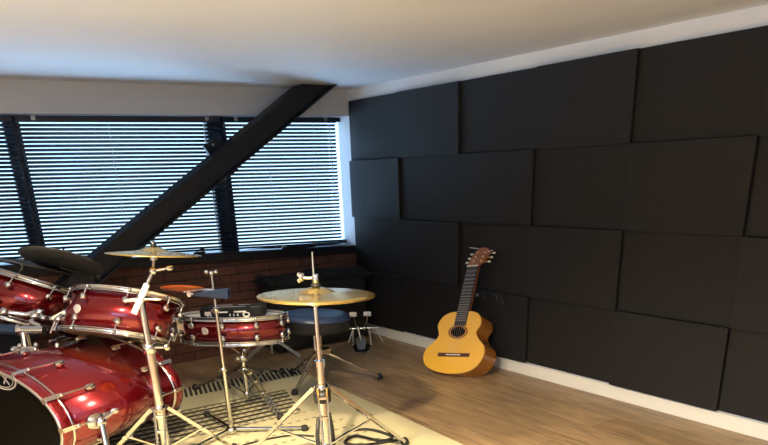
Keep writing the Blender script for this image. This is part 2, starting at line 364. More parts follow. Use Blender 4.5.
# ------------------------------------------------------------------ rug
e1 = V((0.99875, -0.05, 0)); e2 = V((-0.05, -0.99875, 0))
RC = V((2.67, 5.15, 0))
def rugmat():
    F = bpy.data.materials.new('woven_rug'); F.use_nodes = True; nt = F.node_tree; b = nt.nodes['Principled BSDF']; L = nt.links.new
    tc = nt.nodes.new('ShaderNodeTexCoord'); sp = nt.nodes.new('ShaderNodeSeparateXYZ'); L(tc.outputs['UV'], sp.inputs[0])
    def mth(op, a, bb=None, c=None):
        n = nt.nodes.new('ShaderNodeMath'); n.operation = op
        for i, x in enumerate((a, bb, c)):
            if x is None: continue
            if isinstance(x, (int, float)): n.inputs[i].default_value = x
            else: L(x, n.inputs[i])
        return n.outputs[0]
    U, W = sp.outputs[0], sp.outputs[1]      # U metres in from the right edge, W metres from the far edge
    # a family of dark stripes with dotted rows between them
    ph = mth('FRACT', mth('MULTIPLY', W, 1 / 0.082))
    st = mth('MULTIPLY', mth('GREATER_THAN', ph, 0.52), 1)
    dotr = mth('MULTIPLY', mth('LESS_THAN', mth('ABSOLUTE', mth('SUBTRACT', ph, 0.22)), 0.09),
               mth('GREATER_THAN', mth('FRACT', mth('MULTIPLY', U, 1 / 0.055)), 0.55))
    pat = mth('MAXIMUM', st, dotr)
    edge = mth('ADD', 0.40, mth('MULTIPLY', mth('SUBTRACT', 0.8, W), -0.25))
    inU = mth('GREATER_THAN', U, edge)
    inW = mth('MULTIPLY', mth('GREATER_THAN', W, 0.55), mth('LESS_THAN', W, 1.12))
    A = mth('MULTIPLY', pat, mth('MULTIPLY', inU, inW))
    # light dotted rows further down
    ph2 = mth('FRACT', mth('MULTIPLY', W, 1 / 0.15))
    d2 = mth('MULTIPLY', mth('LESS_THAN', mth('ABSOLUTE', mth('SUBTRACT', ph2, 0.5)), 0.07), mth('GREATER_THAN', mth('FRACT', mth('MULTIPLY', U, 1 / 0.06)), 0.5))
    B = mth('MULTIPLY', mth('MULTIPLY', d2, mth('GREATER_THAN', W, 1.12)), mth('GREATER_THAN', U, 0.30))
    B = mth('MULTIPLY', B, 0.6)
    # hatched end border
    hs = mth('MULTIPLY', mth('GREATER_THAN', mth('FRACT', mth('MULTIPLY', mth('ADD', U, mth('MULTIPLY', W, -0.25)), 1 / 0.038)), 0.45), mth('LESS_THAN', W, 0.25))
    T = mth('MAXIMUM', mth('MAXIMUM', A, B), hs)
    nz = nt.nodes.new('ShaderNodeTexNoise'); nz.inputs['Scale'].default_value = 120; L(tc.outputs['Object'], nz.inputs[0])
    mx = nt.nodes.new('ShaderNodeMix'); mx.data_type = 'RGBA'; mx.inputs[6].default_value = (0.64, 0.58, 0.36, 1); mx.inputs[7].default_value = (0.028, 0.026, 0.026, 1)
    L(T, mx.inputs[0])
    mq = nt.nodes.new('ShaderNodeMix'); mq.data_type = 'RGBA'; mq.blend_type = 'MULTIPLY'; mq.inputs[0].default_value = 0.35
    L(mx.outputs[2], mq.inputs[6]); L(nz.outputs[0], mq.inputs[7]); L(mq.outputs[2], b.inputs['Base Color'])
    b.inputs['Roughness'].default_value = 0.9
    return F
M['rug'] = rugmat()
b = MB(); RWd, RLn = 2.7, 3.0
cs = [RC, RC + e2 * RLn, RC - e1 * RWd + e2 * RLn, RC - e1 * RWd]
b.add([p + V((0, 0, 0.0005)) for p in cs] + [p + V((0, 0, 0.009)) for p in cs], [(0, 1, 2, 3), (7, 6, 5, 4), (0, 4, 5, 1), (1, 5, 6, 2), (2, 6, 7, 3), (3, 7, 4, 0)])
rug = b.build('rug', 'rug')
uv = rug.data.uv_layers.new(name='UVMap')
for lp in rug.data.loops:
    p = rug.data.vertices[lp.vertex_index].co - RC; uv.data[lp.index].uv = (-p.dot(e1), p.dot(e2))
tag(rug, 'pale woven rug with black stripes and dotted bands under the drum kit', 'rug')
ZR = 0.009

# ------------------------------------------------------------------ stands
def tripod(t, c, zc, feet, zlow, r=0.011, zf=ZR, m='chrome', brace=0.5, name='leg'):
    """double-bar legs from a collar at height zc to feet; braces back to a lower sleeve"""
    cx, cy = c
    for f in feet:
        a = V((cx, cy, zc)); e = V((f[0], f[1], zf + 0.014)); dr = (e - a); h = V((dr.x, dr.y, 0)).normalized(); sd = V((-h.y, h.x, 0)) * (r * 1.9)
        a = a + h * 0.035
        l = MB(); mid = lerp(a, e, 0.12)
        for s_ in (-1, 1): l.bar(a + sd * s_, lerp(e, e + sd * s_, 0.6), r * 0.75, r * 1.5, side=sd)
        l.bar(lerp(a, e, 0.50) - sd * 1.2, lerp(a, e, 0.50) + sd * 1.2, r * 1.8, r * 1.8)
        for q_ in (0.08, 0.25, 0.75, 0.93): l.bar(lerp(a, e, q_) - sd * 0.9, lerp(a, e, q_) + sd * 0.9, r * 1.2, r * 1.0)
        l.ball(lerp(a, e, 0.5), r * 1.4)
        lg = l.build(name, m, t)
        MB().lathe([(0.006, -0.014), (0.022, -0.014), (0.026, 0.0), (0.022, 0.016), (0.012, 0.03)], e, (0, 0, 1), 12).build('rubber_foot', 'rubber', lg)
        if zlow is not None:
            p = lerp(a, e, brace)
            for s_ in (-1, 1): pass
            MB().bar(V((cx, cy, zlow)) + h * 0.025, p, r * 1.1, r * 0.8, side=sd).build('brace', m, t)
    MB().lathe([(0.022, -0.02), (0.034, -0.012), (0.034, 0.012), (0.022, 0.022)], (cx, cy, zc), seg=16).build('collar', m, t)
    if zlow is not None: MB().lathe([(0.020, -0.02), (0.026, -0.01), (0.026, 0.012), (0.02, 0.02)], (cx, cy, zlow), seg=16).build('sleeve', m, t)

def cymbal(name, label, C, n, r, m, bell=0.28, h=0.10, group=None, flip=False):
    t = thing(name, label, 'cymbal', C, group)
    C = V(C); n = V(n).normalized(); k = r
    prof = [(0.006, k * h * 1.75), (bell * k * 0.45, k * h * 1.62), (bell * k * 0.85, k * h * 1.15), (bell * k, k * h * 0.85), (bell * k * 1.25, k * h * 0.72),
            (k * 0.6, k * h * 0.45), (k * 0.85, k * h * 0.15), (k, 0), (k, -0.0035), (k * 0.6, k * h * 0.45 - 0.004), (bell * k, k * h * 0.85 - 0.004), (0.006, k * h * 1.75 - 0.004)]
    if flip: prof = [(a, -q) for a, q in prof]
    MB().lathe(prof, C, n, 72).build('cymbal_plate', m, t)
    top = C + n * (k * h * 1.75 * (-1 if flip else 1))
    return t, top

# --- hi-hat -------------------------------------------------------
hx, hy = 1.725, 3.04
t = thing('hi_hat_stand', 'chrome hi-hat stand with double braced legs under the large pale cymbals in front', 'hi-hat stand', (hx, hy, 0))
HN = V((0.045, 0.008, 0.999))
MB().tube([(hx, hy, 0.10), (hx, hy, 0.62)], 0.021, 16).tube([(hx, hy, 0.60), (hx, hy, 0.635)], 0.026, 16).build('lower_tube', 'chrome', t)
MB().tube([(hx, hy, 0.62), (hx, hy, 0.915)], 0.0125, 14).lathe([(0.012, 0), (0.035, 0.012), (0.037, 0.02)], (hx, hy, 0.905)).build('upper_tube', 'chrome', t)
MB().tube([(hx, hy, 0.90), (hx + 0.004, hy, 1.165)], 0.0042, 8).build('pull_rod', 'steel', t)
MB().lathe([(0.034, -0.032), (0.046, -0.028), (0.046, 0.028), (0.034, 0.032)], (hx, hy, 0.445), seg=18).build('memory_lock', 'black', t, label='black ribbed memory lock')
for k in range(8):
    a_ = k * PI / 4; 
feet = [(2.298, 3.107), (1.443, 3.50), (1.50, 2.62)]
tripod(t, (hx, hy), 0.492, feet, 0.17, 0.012, brace=0.55)
# vertical side rods and footboard frame
pb = MB()
d0 = V((0.35, -0.94, 0)).normalized(); sd = V((0.94, 0.35, 0))
base = V((hx, hy, 0.0))
pb.tube([base + sd * -0.065 + V((0, 0, 0.03)), base + sd * -0.062 + V((0, 0, 0.25)), base + sd * -0.045 + V((0, 0, 0.335)), base + sd * 0.045 + V((0, 0, 0.335)), base + sd * 0.062 + V((0, 0, 0.25)), base + sd * 0.065 + V((0, 0, 0.03))], 0.011, 10)
pb.build('pedal_frame', 'black', t)
MB().bar(base + V((0, 0, 0.06)), base + d0 * 0.32 + V((0, 0, 0.035)), 0.09, 0.008, side=sd).build('footboard', 'chrome', t, 0.002)
MB().tube([base + V((0, 0, 0.36)), base + d0 * 0.03 + V((0, 0, 0.10))], 0.006, 8).build('pedal_chain', 'steel', t)
th_, top = cymbal('hi_hat_cymbal', 'upper pale golden hi-hat cymbal, facing up on the chrome hi-hat stand', (1.732, 3.036, 0.962), HN, 0.289, 'brass', group='hi-hat pair', h=0.075)
C = V((1.732, 3.036, 0.962)) + HN * 0.0379
MB().lathe([(0.004, 0.0), (0.023, 0.0), (0.024, 0.014), (0.012, 0.018)], C, HN, 16).build('felt_washer', 'black', th_)
cl = MB().lathe([(0.015, 0), (0.019, 0.004), (0.019, 0.038), (0.014, 0.045)], C + HN * 0.016, HN, 16).build('clutch', 'chrome', th_)
q = C + HN * 0.042
MB().tube([q, q - right * 0.058], 0.0075, 8).ball(q - right * 0.066 + V((0, 0, 0.004)), 0.019, (1, 0.5, 1.1)).ball(q - right * 0.08 + V((0, 0, 0.016)), 0.012, (1, .6, 1)).ball(q - right * 0.08 + V((0, 0, -0.012)), 0.012, (1, .6, 1)).build('wing_screw', 'chrome', cl)
cymbal('hi_hat_cymbal', 'lower hi-hat cymbal, turned upside down beneath the pale upper one', (1.732, 3.036, 0.953), HN, 0.286, 'brass', flip=True, group='hi-hat pair', h=0.08)

# --- crash cymbal on boom stand ----------------------------------
bx, by = 1.073, 3.682
t = thing('boom_stand', 'chrome boom cymbal stand in front of the red bass drum', 'cymbal stand', (bx, by, 0))
MB().tube([(bx, by, 0.10), (bx, by, 0.70)], 0.026, 14).build('lower_tube', 'chrome', t)
MB().tube([(bx, by, 0.70), (bx, by, 0.95)], 0.018, 12).build('upper_tube', 'chrome', t)
j = MB().lathe([(0.026, -0.03), (0.036, -0.025), (0.036, 0.02), (0.026, 0.025)], (bx, by, 0.70), seg=14).tube([(bx, by, 0.70), (bx + 0.06, by - 0.05, 0.70)], 0.008, 8).ball((bx + 0.075, by - 0.06, 0.70), 0.018, (1, .5, 1)).build('height_clamp', 'chrome', t)
p0, p1, p2 = V((1.019, 3.663, 0.887)), V((1.070, 3.668, 0.96)), V((1.152, 3.670, 1.085))
MB().tube([p0, lerp(p1, p2, 0.5)], 0.0155, 12).build('boom_arm', 'felt', t, label='white sleeved boom arm')
MB().tube([lerp(p1, p2, 0.4), p2], 0.010, 12).build('boom_rod', 'chrome', t)
MB().ball((bx, by - 0.005, 0.957), 0.026, (1, 1, 0.9)).tube([(bx, by - .02, 0.955), (bx - 0.075, by, 0.955)], 0.012).tube([(bx, by - .02, 0.955), (bx + 0.085, by - 0.05, 0.945)], 0.007).build('boom_clamp', 'chrome', t)
MB().ball(p2, 0.02).tube([p2, p2 + V((0.055, -0.03, 0.008))], 0.007).ball(p2 + V((0.075, -0.04, 0.01)), 0.017, (1.3, .6, .8)).build('tilter', 'chrome', t)
MB().tube([p2, V((1.175, 3.69, 1.146)), V((1.181, 3.69, 1.222))], 0.007, 8).lathe([(0.018, 0), (0.018, 0.02)], (1.172, 3.688, 1.135)).build('cymbal_rod', 'steel', t)
tripod(t, (bx, by), 0.367, [(1.474, 3.694), (0.79, 3.98), (0.90, 3.25)], 0.14, 0.013, brace=0.5)
th_, top = cymbal('crash_cymbal', 'thin golden crash cymbal seen almost edge-on above the middle tom', (1.179, 3.694, 1.163), (0.106, 0.014, 0.994), 0.2345, 'brass', bell=0.30, h=0.09)
MB().lathe([(0.005, 0), (0.016, 0.0), (0.016, 0.012), (0.008, 0.016), (0.008, 0.028)], top, (0.1, 0, 1), 12).build('wing_nut', 'black', th_)

# --- small stand with orange cymbal and cowbell --------------------
ox, oy = 1.582, 3.972
t = thing('straight_stand', 'slim chrome stand with flat legs in front of the snare, topped by a wing nut', 'cymbal stand', (ox, oy, 0))
MB().tube([(ox, oy, 0.035), (ox, oy, 0.44)], 0.0145, 12).build('lower_tube', 'chrome', t)
MB().tube([(ox, oy, 0.44), (ox, oy, 0.80)], 0.0105, 12).build('middle_tube', 'chrome', t)
MB().tube([(ox, oy, 0.80), (ox, oy, 0.99)], 0.006, 10).build('rod', 'steel', t)
for z_ in (0.43, 0.79): MB().lathe([(0.013, -0.014), (0.021, -0.012), (0.021, 0.012), (0.013, 0.014)], (ox, oy, z_), seg=12).tube([(ox, oy, z_), (ox - 0.04, oy - 0.02, z_)], 0.006).build('height_clamp', 'chrome', t)
MB().ball((ox, oy, 1.0), 0.014).ball((ox - 0.022, oy + 0.016, 1.008), 0.012, (1.2, 1, 1)).ball((ox + 0.022, oy - 0.016, 1.008), 0.012, (1.2, 1, 1)).build('wing_nut', 'chrome', t)
MB().lathe([(0.012, 0.015), (0.034, 0.018), (0.034, 0.05), (0.016, 0.06)], (ox, oy, 0.0), seg=14).build('hub', 'chrome', t)
for f in ((1.965, 3.718), (1.60, 4.42), (1.18, 3.80)):
    e = V((f[0], f[1], 0.028)); a = V((ox, oy, 0.045))
    sd_ = (e - a).cross(V((0, 0, 1))).normalized()
    lg = MB().bar(a, e, 0.022, 0.014).build('leg', 'chrome', t, 0.003)
    MB().lathe([(0.02, -0.018), (0.024, -0.01), (0.02, 0.014), (0.01, 0.018)], e, seg=12).build('rubber_foot', 'rubber', lg)
MB().bar((ox, oy, 0.905), (ox - 0.06, oy + 0.03, 0.915), 0.012, 0.012).build('side_arm', 'steel', t)
th_, top = cymbal('splash_cymbal', 'small orange splash cymbal beside the slim stand, against the brick wall', (1.432, 4.052, 0.925), (0.187, 0.221, 0.957), 0.128, 'orange', bell=0.2, h=0.05)
MB().tube([(1.432, 4.052, 0.905), (1.50, 4.01, 0.912), (ox - 0.05, oy + 0.025, 0.914)], 0.006, 8).build('mounting_arm', 'steel', th_)
t = thing('cowbell', 'dark blue cowbell clamped to the slim stand below the orange cymbal', 'cowbell', (1.56, 3.95, 0.87))
a = V((1.475, 4.012, 0.892)); bb = V((1.640, 3.885, 0.888))
ax = (bb - a).normalized(); sd_ = V((ax.y, -ax.x, 0)).normalized(); u_ = sd_.cross(ax)
def bellp(p, w1, h1): return [p + sd_ * w1 + u_ * h1, p - sd_ * w1 + u_ * h1, p - sd_ * w1 * 1.1 - u_ * h1, p + sd_ * w1 * 1.1 - u_ * h1]
A_ = bellp(a, 0.018, 0.010); B_ = bellp(bb, 0.034, 0.026)
# body: an open four-sided bell
vs = A_ + B_ + bellp(bb, 0.031, 0.023) + bellp(lerp(a, bb, 0.05), 0.015, 0.008)
fs = [(0, 1, 2, 3)] + [(i, 4 + i, 4 + (i + 1) % 4, (i + 1) % 4) for i in range(4)] + [(4 + i, 8 + i, 8 + (i + 1) % 4, 4 + (i + 1) % 4) for i in range(4)] + [(8 + i, 12 + i, 12 + (i + 1) % 4, 8 + (i + 1) % 4) for i in range(4)] + [(12, 13, 14, 15)]
MB().add(vs, fs).build('bell_body', 'navy', t, 0.002)
MB().ball(a - right * 0.028, 0.016, (0.8, 0.8, 1.2)).tube([a, a - right * 0.02], 0.006).build('clamp_knob', 'felt', t, label='white clamp knob')
MB().box((ox, oy, 0.872), (0.04, 0.04, 0.03)).build('clamp', 'black', t, 0.004)

# ------------------------------------------------------------------ drums
def drum_frame(C, n, rx, ry, h, shear, lugs, parent, shell='red', hoop='chrome', head='whitehead', bottom='clearhead', badge=None, lugofs=0.0, hoop_h=0.03, lugm='chrome'):
    """an oval-shelled drum: C top centre, n axis; returns point function"""
    C = V(C); n = V(n).normalized(); a = (right - n * right.dot(n)).normalized(); b_ = n.cross(a)
    rt = V((back.y * -1, back.x, 0)).normalized()
    def P(th, z, dr): return C - n * z + rt * (shear * z / h) + a * ((rx + dr) * math.cos(th)) + b_ * ((ry + dr) * math.sin(th))
    S = 72
    def loft(name, prof, m, cap0=False, cap1=False, sm=True, lab=None):
        mb = MB(); vs = [P(2 * PI * k / S, z, dr) for z, dr in prof for k in range(S)]
        fs = [(i * S + k, i * S + (k + 1) % S, (i + 1) * S + (k + 1) % S, (i + 1) * S + k) for i in range(len(prof) - 1) for k in range(S)]
        mb.add(vs, fs, sm)
        if cap0: mb.add(vs[:S], [tuple(range(S))])
        if cap1: mb.add(vs[-S:], [tuple(reversed(range(S)))])
        return mb.build(name, m, parent, label=lab)
    loft('shell', [(0.01, -0.004), (0.01, 0), (h - 0.01, 0), (h - 0.01, -0.004)], shell)
    loft('batter_head', [(0.006, -0.001), (0.006, -0.02), (0.006, -0.12)], head, cap1=True)
    loft('resonant_head', [(h - 0.006, -0.001), (h - 0.006, -0.03), (h - 0.006, -0.12)], bottom, cap1=True)
    for z0, z1 in ((-0.012, hoop_h - 0.012), (h - hoop_h + 0.012, h + 0.012)):
        loft('hoop', [(z0, 0.002), (z0, 0.016), (z0 + 0.004, 0.018), (z0 + 0.006, 0.009), (z1 - 0.006, 0.009), (z1 - 0.004, 0.018), (z1, 0.016), (z1, 0.002), (z0, 0.002)], hoop)
    for k in range(lugs):
        th = 2 * PI * k / lugs + lugofs; out = (P(th, 0, 0.1) - P(th, 0, 0)).normalized()
        for z, zz in ((h * 0.20 + .012, 0.0), (h * 0.80 - .012, h)):
            mb = MB(); p = P(th, z, 0)
            mb.lathe([(0.011, 0), (0.014, 0.006), (0.019, 0.014), (0.021, 0.026), (0.017, 0.036), (0.001, 0.038)], p, out, 14)
            mb.tube([P(th, z, 0.021), P(th, zz, 0.021)], 0.0045, 6)
            mb.ball(P(th, zz, 0.021), 0.010)
            mb.build('lug', lugm, parent)
    if badge:
        th, z, rr = badge; out = (P(th, z, 0.1) - P(th, z, 0)).normalized()
        MB().lathe([(rr, 0), (rr, 0.003), (rr * 0.9, 0.004), (0.001, 0.004)], P(th, z, 0.0005), out, 24, (1.2, 0.85), a=a).build('badge', 'badge', parent, label='plain oval silver badge')
    return P
t = thing('tom_drum', 'red rack tom with chrome hoops, nearer of the two toms over the bass drum', 'drum', (1.224, 4.476, 0.6), 'red rack toms')
tom2 = drum_frame((1.175, 4.297, 0.881), (0.338, 0.234, 0.911), 0.304, 0.198, 0.237, -0.064, 8, t, badge=(PI * 1.30, 0.125, 0.030), lugofs=0.28)
t = thing('tom_drum', 'red rack tom at the far left under the dark cymbals, cut by the photo edge', 'drum', (0.844, 5.427, 0.65), 'red rack toms')
tom1 = drum_frame((0.785, 5.047, 0.959), (0.414, 0.026, 0.91), 0.293, 0.200, 0.232, -0.108, 8, t, lugofs=0.1)
# snare
t = thing('snare_drum', 'low red snare drum with chrome hoops on its stand beside the throne', 'drum', (1.897, 4.427, 0.47))
sna = drum_frame((1.885, 4.447, 0.655), (0.03, 0.0, 0.999), 0.345, 0.16, 0.168, 0.0, 10, t, badge=(PI * 1.34, 0.08, 0.028), lugofs=0.2)
out = (sna(PI, 0, 0.1) - sna(PI, 0, 0)).normalized()
st = MB(); p = sna(PI * 1.08, 0.06, 0.02)
st.box(p, (0.05, 0.05, 0.09)); st.ball(p + out * 0.04 + V((0, 0, 0.04)), 0.022); st.ball(p + out * 0.05 + V((0, 0, -0.03)), 0.02)
st.tube([p + V((0, 0, 0.04)), p + out * 0.07 + V((0, 0, 0.06)), p + out * 0.10 + V((0, 0, 0.01))], 0.010); st.ball(p + out * 0.06 + V((0, 0, -0.09)), 0.02)
st.tube([p, p + out * 0.05 + V((0, 0, -0.10))], 0.008)
st.build('strainer', 'chrome', t)
# black practice pad with white print lying on the snare
t = thing('practice_pad', 'black practice pad with white print lying on the snare drum', 'pad', (1.88, 4.36, 0.67))
C = V((1.875, 4.40, 0.664)); n_ = V((0.02, 0, 0.999)); aR = V((0.814, -0.58, 0)).normalized(); aB = V((0.58, 0.814, 0)).normalized()
def rrect(w_, d_, r_):
    pts = []
    for cx_, cy_, s0 in ((w_ - r_, d_ - r_, 0), (-w_ + r_, d_ - r_, PI / 2), (-w_ + r_, -d_ + r_, PI), (w_ - r_, -d_ + r_, PI * 1.5)):
        pts += [(cx_ + r_ * math.cos(s0 + k * PI / 12), cy_ + r_ * math.sin(s0 + k * PI / 12)) for k in range(7)]
    return pts
fm = lambda x, y, z: C + aR * x + aB * y + V((0, 0, z))
MB().prism(rrect(0.215, 0.10, 0.06), fm, 0.0, 0.052).build('pad_body', 'cloth', t, 0.006)
pr = MB()
for x0, x1, y, hh in ((-0.17, -0.13, 0.030, 0.012), (-0.11, -0.02, 0.036, 0.005), (0.02, 0.10, 0.036, 0.005), (0.0, 0.0, 0, 0)):
    if x1 > x0: pr.add([fm(x0, -0.1015, y - hh), fm(x1, -0.1015, y - hh), fm(x1, -0.1015, y + hh), fm(x0, -0.1015, y + hh)], [(0, 1, 2, 3)])
for x in (-0.155, -0.135, -0.01, 0.015, 0.04):
    pr.add([fm(x, -0.1018, 0.008), fm(x + 0.008, -0.1018, 0.008), fm(x + 0.008, -0.1018, 0.024), fm(x, -0.1018, 0.024)], [(0, 1, 2, 3)])
for x0, x1, y in ((-0.14, -0.02, 0.07), (0.02, 0.10, 0.07), (-0.12, 0.08, 0.00), (0.12, 0.18, -0.04)):
    pr.add([fm(x0, y - 0.006, 0.0525), fm(x1, y - 0.006, 0.0525), fm(x1, y + 0.006, 0.0525), fm(x0, y + 0.006, 0.0525)], [(0, 1, 2, 3)])
for k in range(20):
    a0, a1 = 2 * PI * k / 20, 2 * PI * (k + 1) / 20
    q = [fm(0.10 + rr * 1.5 * math.cos(aa), -0.1018, 0.017 + rr * math.sin(aa)) for aa, rr in ((a0, 0.010), (a1, 0.010), (a1, 0.016), (a0, 0.016))]
    pr.add(q, [(0, 1, 2, 3)])
pr.build('white_print', 'white', t)
# snare stand
sx, sy = 1.91, 4.427
t = thing('snare_stand', 'chrome tripod stand with basket arms carrying the snare drum', 'drum stand', (sx, sy, 0))
MB().tube([(sx, sy, 0.07), (sx, sy, 0.36)], 0.018, 14).build('lower_tube', 'chrome', t)
MB().lathe([(0.02, -0.03), (0.036, -0.02), (0.036, 0.02), (0.02, 0.03)], (sx, sy, 0.36), seg=14).ball((sx - .05, sy - .03, 0.37), 0.02).build('basket_joint', 'chrome', t)
for a_ in (0.2, 2.3, 4.4):
    o_ = V((math.cos(a_), math.sin(a_), 0)); c_ = V((sx, sy, 0))
    MB().tube([c_ + V((0, 0, 0.375)), c_ + o_ * 0.07 + V((0, 0, 0.43)), c_ + o_ * 0.17 + V((0, 0, 0.450))], 0.008, 8).build('basket_arm', 'chrome', t)
tripod(t, (sx, sy), 0.28, [(1.783, 5.10), (2.50, 5.04), (1.949, 4.012)], 0.10, 0.011, brace=0.45)
# grey double braced base behind the snare
t = thing('grey_stand', 'small stand with flat grey slotted legs behind the snare, by the black cabinet', 'stand', (2.72, 5.62, 0))
c_ = V((2.69, 5.58, 0)); MB().tube([c_ + V((0, 0, 0.05)), c_ + V((0, 0, 0.42))], 0.014).build('pole', 'steel', t)
for f in ((2.90, 5.46), (2.45, 5.64), (2.64, 5.84)):
    e = V((f[0], f[1], 0.012)); a = c_ + V((0, 0, 0.20)); sd_ = (e - a).cross(V((0, 0, 1))).normalized()
    l = MB()
    for s_ in (-1, 1): l.bar(a + sd_ * 0.018 * s_, e + sd_ * 0.03 * s_, 0.012, 0.012)
    for q in (0.35, 0.6, 0.97): l.bar(lerp(a, e, q) - sd_ * 0.028, lerp(a, e, q) + sd_ * 0.028, 0.03, 0.01)
    l.build('leg', 'steel', t)

# bass drum
BC = V((0.386, 4.144, 0.376)); byaw, bpt = 0.414, 0.002
bn = V((math.cos(byaw) * math.cos(bpt), math.sin(byaw) * math.cos(bpt), math.sin(bpt))); ba = V((-math.sin(byaw), math.cos(byaw), 0)); bbv = bn.cross(ba)
RH, RV, BL = 0.571, 0.285, 0.746
t = thing('bass_drum', 'large red lacquered bass drum with black front head, lying at lower left', 'drum', (0.6, 4.3, 0))
def BP(th, z, dr): return BC + bn * z + ba * ((RH + dr) * math.cos(th)) + bbv * ((RV + dr) * math.sin(th))
def bl(name, prof, m, cap=None, lab=None):
    S = 96; mb = MB(); vs = [BP(2 * PI * k / S, z, dr) for z, dr in prof for k in range(S)]
    mb.add(vs, [(i * S + k, i * S + (k + 1) % S, (i + 1) * S + (k + 1) % S, (i + 1) * S + k) for i in range(len(prof) - 1) for k in range(S)], True)
    if cap == 0: mb.add(vs[:S], [tuple(range(S))])
    return mb.build(name, m, t, label=lab)
bl('shell', [(-0.01, -0.025), (-0.01, -0.018), (BL + 0.01, -0.018), (BL + 0.01, -0.025)], 'red')
bl('front_hoop', [(-0.058, -0.03), (-0.060, -0.004), (-0.052, 0.0), (-0.004, 0.0), (0.004, -0.004), (0.004, -0.03)], 'red')
bl('hoop_inlay', [(-0.006, 0.0005), (-0.006, 0.005), (0.006, 0.005), (0.006, -0.004)], 'chrome', lab='thin chrome line at the hoop edge')
bl('hoop_rim', [(-0.0605, -0.026), (-0.066, -0.022), (-0.064, -0.012), (-0.060, -0.008)], 'steel', lab='grey inner hoop edge')
bl('front_head', [(-0.028, -0.30), (-0.030, -0.026)], 'blackhead', cap=0)
bl('rear_hoop', [(BL - 0.062, -0.02), (BL - 0.062, 0.0), (BL - 0.004, 0.0), (BL, -0.004), (BL, -0.03)], 'red')
bl('rear_hoop_inlay', [(BL - 0.072, -0.006), (BL - 0.072, 0.006), (BL - 0.060, 0.006), (BL - 0.060, -0.006)], 'chrome')
bl('rear_head', [(BL - 0.02, -0.30), (BL - 0.018, -0.026)], 'whitehead', cap=0)
for k in range(12):
    th = math.radians(-2 + 30 * k)
    if math.sin(th) < -0.75: continue
    o_ = (BP(th, 0, 0.1) - BP(th, 0, 0)).normalized()
    for z0, z1, sg in ((-0.062, 0.19, 1), (BL + 0.002, BL - 0.19, -1)):
        c = MB(); c.bar(BP(th, z0 - 0.006 * sg, -0.02), BP(th, z0 - 0.004 * sg, 0.014), 0.022, 0.008, side=bn.cross(o_)); c.bar(BP(th, z0 - 0.006 * sg, 0.012), BP(th, z0 + 0.075 * sg, 0.016), 0.022, 0.010, side=bn.cross(o_))
        c.tube([BP(th, z0 + 0.06 * sg, 0.018), BP(th, z1, 0.016)], 0.0055, 8); c.ball(BP(th, z0 + 0.08 * sg, 0.018), 0.012)
        c.build('claw', 'chrome', t)
        l = MB().lathe([(0.012, -0.02), (0.018, -0.004), (0.018, 0.03), (0.012, 0.036)], BP(th, z1, 0.002), bn, 12).build('lug', 'chrome', t)
# spur leg on the near side
th = math.radians(183); p = BP(th, 0.17, -0.01); o_ = -ba
p = BP(math.radians(181), 0.135, -0.01)
sp = MB().lathe([(0.048, 0), (0.052, 0.008), (0.045, 0.02), (0.03, 0.03)], p, o_, 20, (1.2, 0.85)).ball(p + o_ * 0.045, 0.030).tube([p + o_ * 0.04, p + o_ * 0.055 + V((0.07, 0.03, 0.03))], 0.008).ball(p + o_ * 0.055 + V((0.08, 0.035, 0.035)), 0.016, (1.5, .6, 1)).build('spur_bracket', 'chrome', t)
MB().tube([p + o_ * 0.05 + V((0, 0, 0.02)), V((p.x + 0.0, p.y - 0.17, 0.03))], 0.016, 12).build('spur_leg', 'chrome', t)
MB().lathe([(0.01, -0.02), (0.022, -0.016), (0.02, 0.01), (0.012, 0.02)], V((p.x + 0.0, p.y - 0.17, 0.03)), seg=12).build('spur_tip', 'rubber', t)
# emblem on the head: ring with crossing strokes, towards the upper right of the head
em = MB(); ec = BC - bn * 0.0325 + ba * (-0.105) + bbv * 0.215
def E(x, y): return ec - ba * x + bbv * y
for R0, R1, in ((0.088, 0.098), (0.072, 0.077)):
    for k in range(40):
        a0, a1 = 2 * PI * k / 40, 2 * PI * (k + 1) / 40
        em.add([E(R0 * math.cos(a0) * 1.25, R0 * math.sin(a0) * 0.62), E(R1 * math.cos(a0) * 1.25, R1 * math.sin(a0) * 0.62), E(R1 * math.cos(a1) * 1.25, R1 * math.sin(a1) * 0.62), E(R0 * math.cos(a1) * 1.25, R0 * math.sin(a1) * 0.62)], [(0, 1, 2, 3)])
for (x0, y0, x1, y1) in ((0.055, 0.028, 0.005, -0.028), (0.0, 0.028, 0.055, -0.028), (-0.035, 0.028, -0.035, -0.028), (-0.035, 0.0, 0.0, 0.028)):
    dx, dy = x1 - x0, y1 - y0; L_ = math.hypot(dx, dy); nx, ny = -dy / L_ * 0.006, dx / L_ * 0.006
    em.add([E(x0 + nx, y0 + ny), E(x1 + nx, y1 + ny), E(x1 - nx, y1 - ny), E(x0 - nx, y0 - ny)], [(0, 1, 2, 3)])
em.build('emblem', 'badge', t, label='pale grey ringed emblem on the black head')

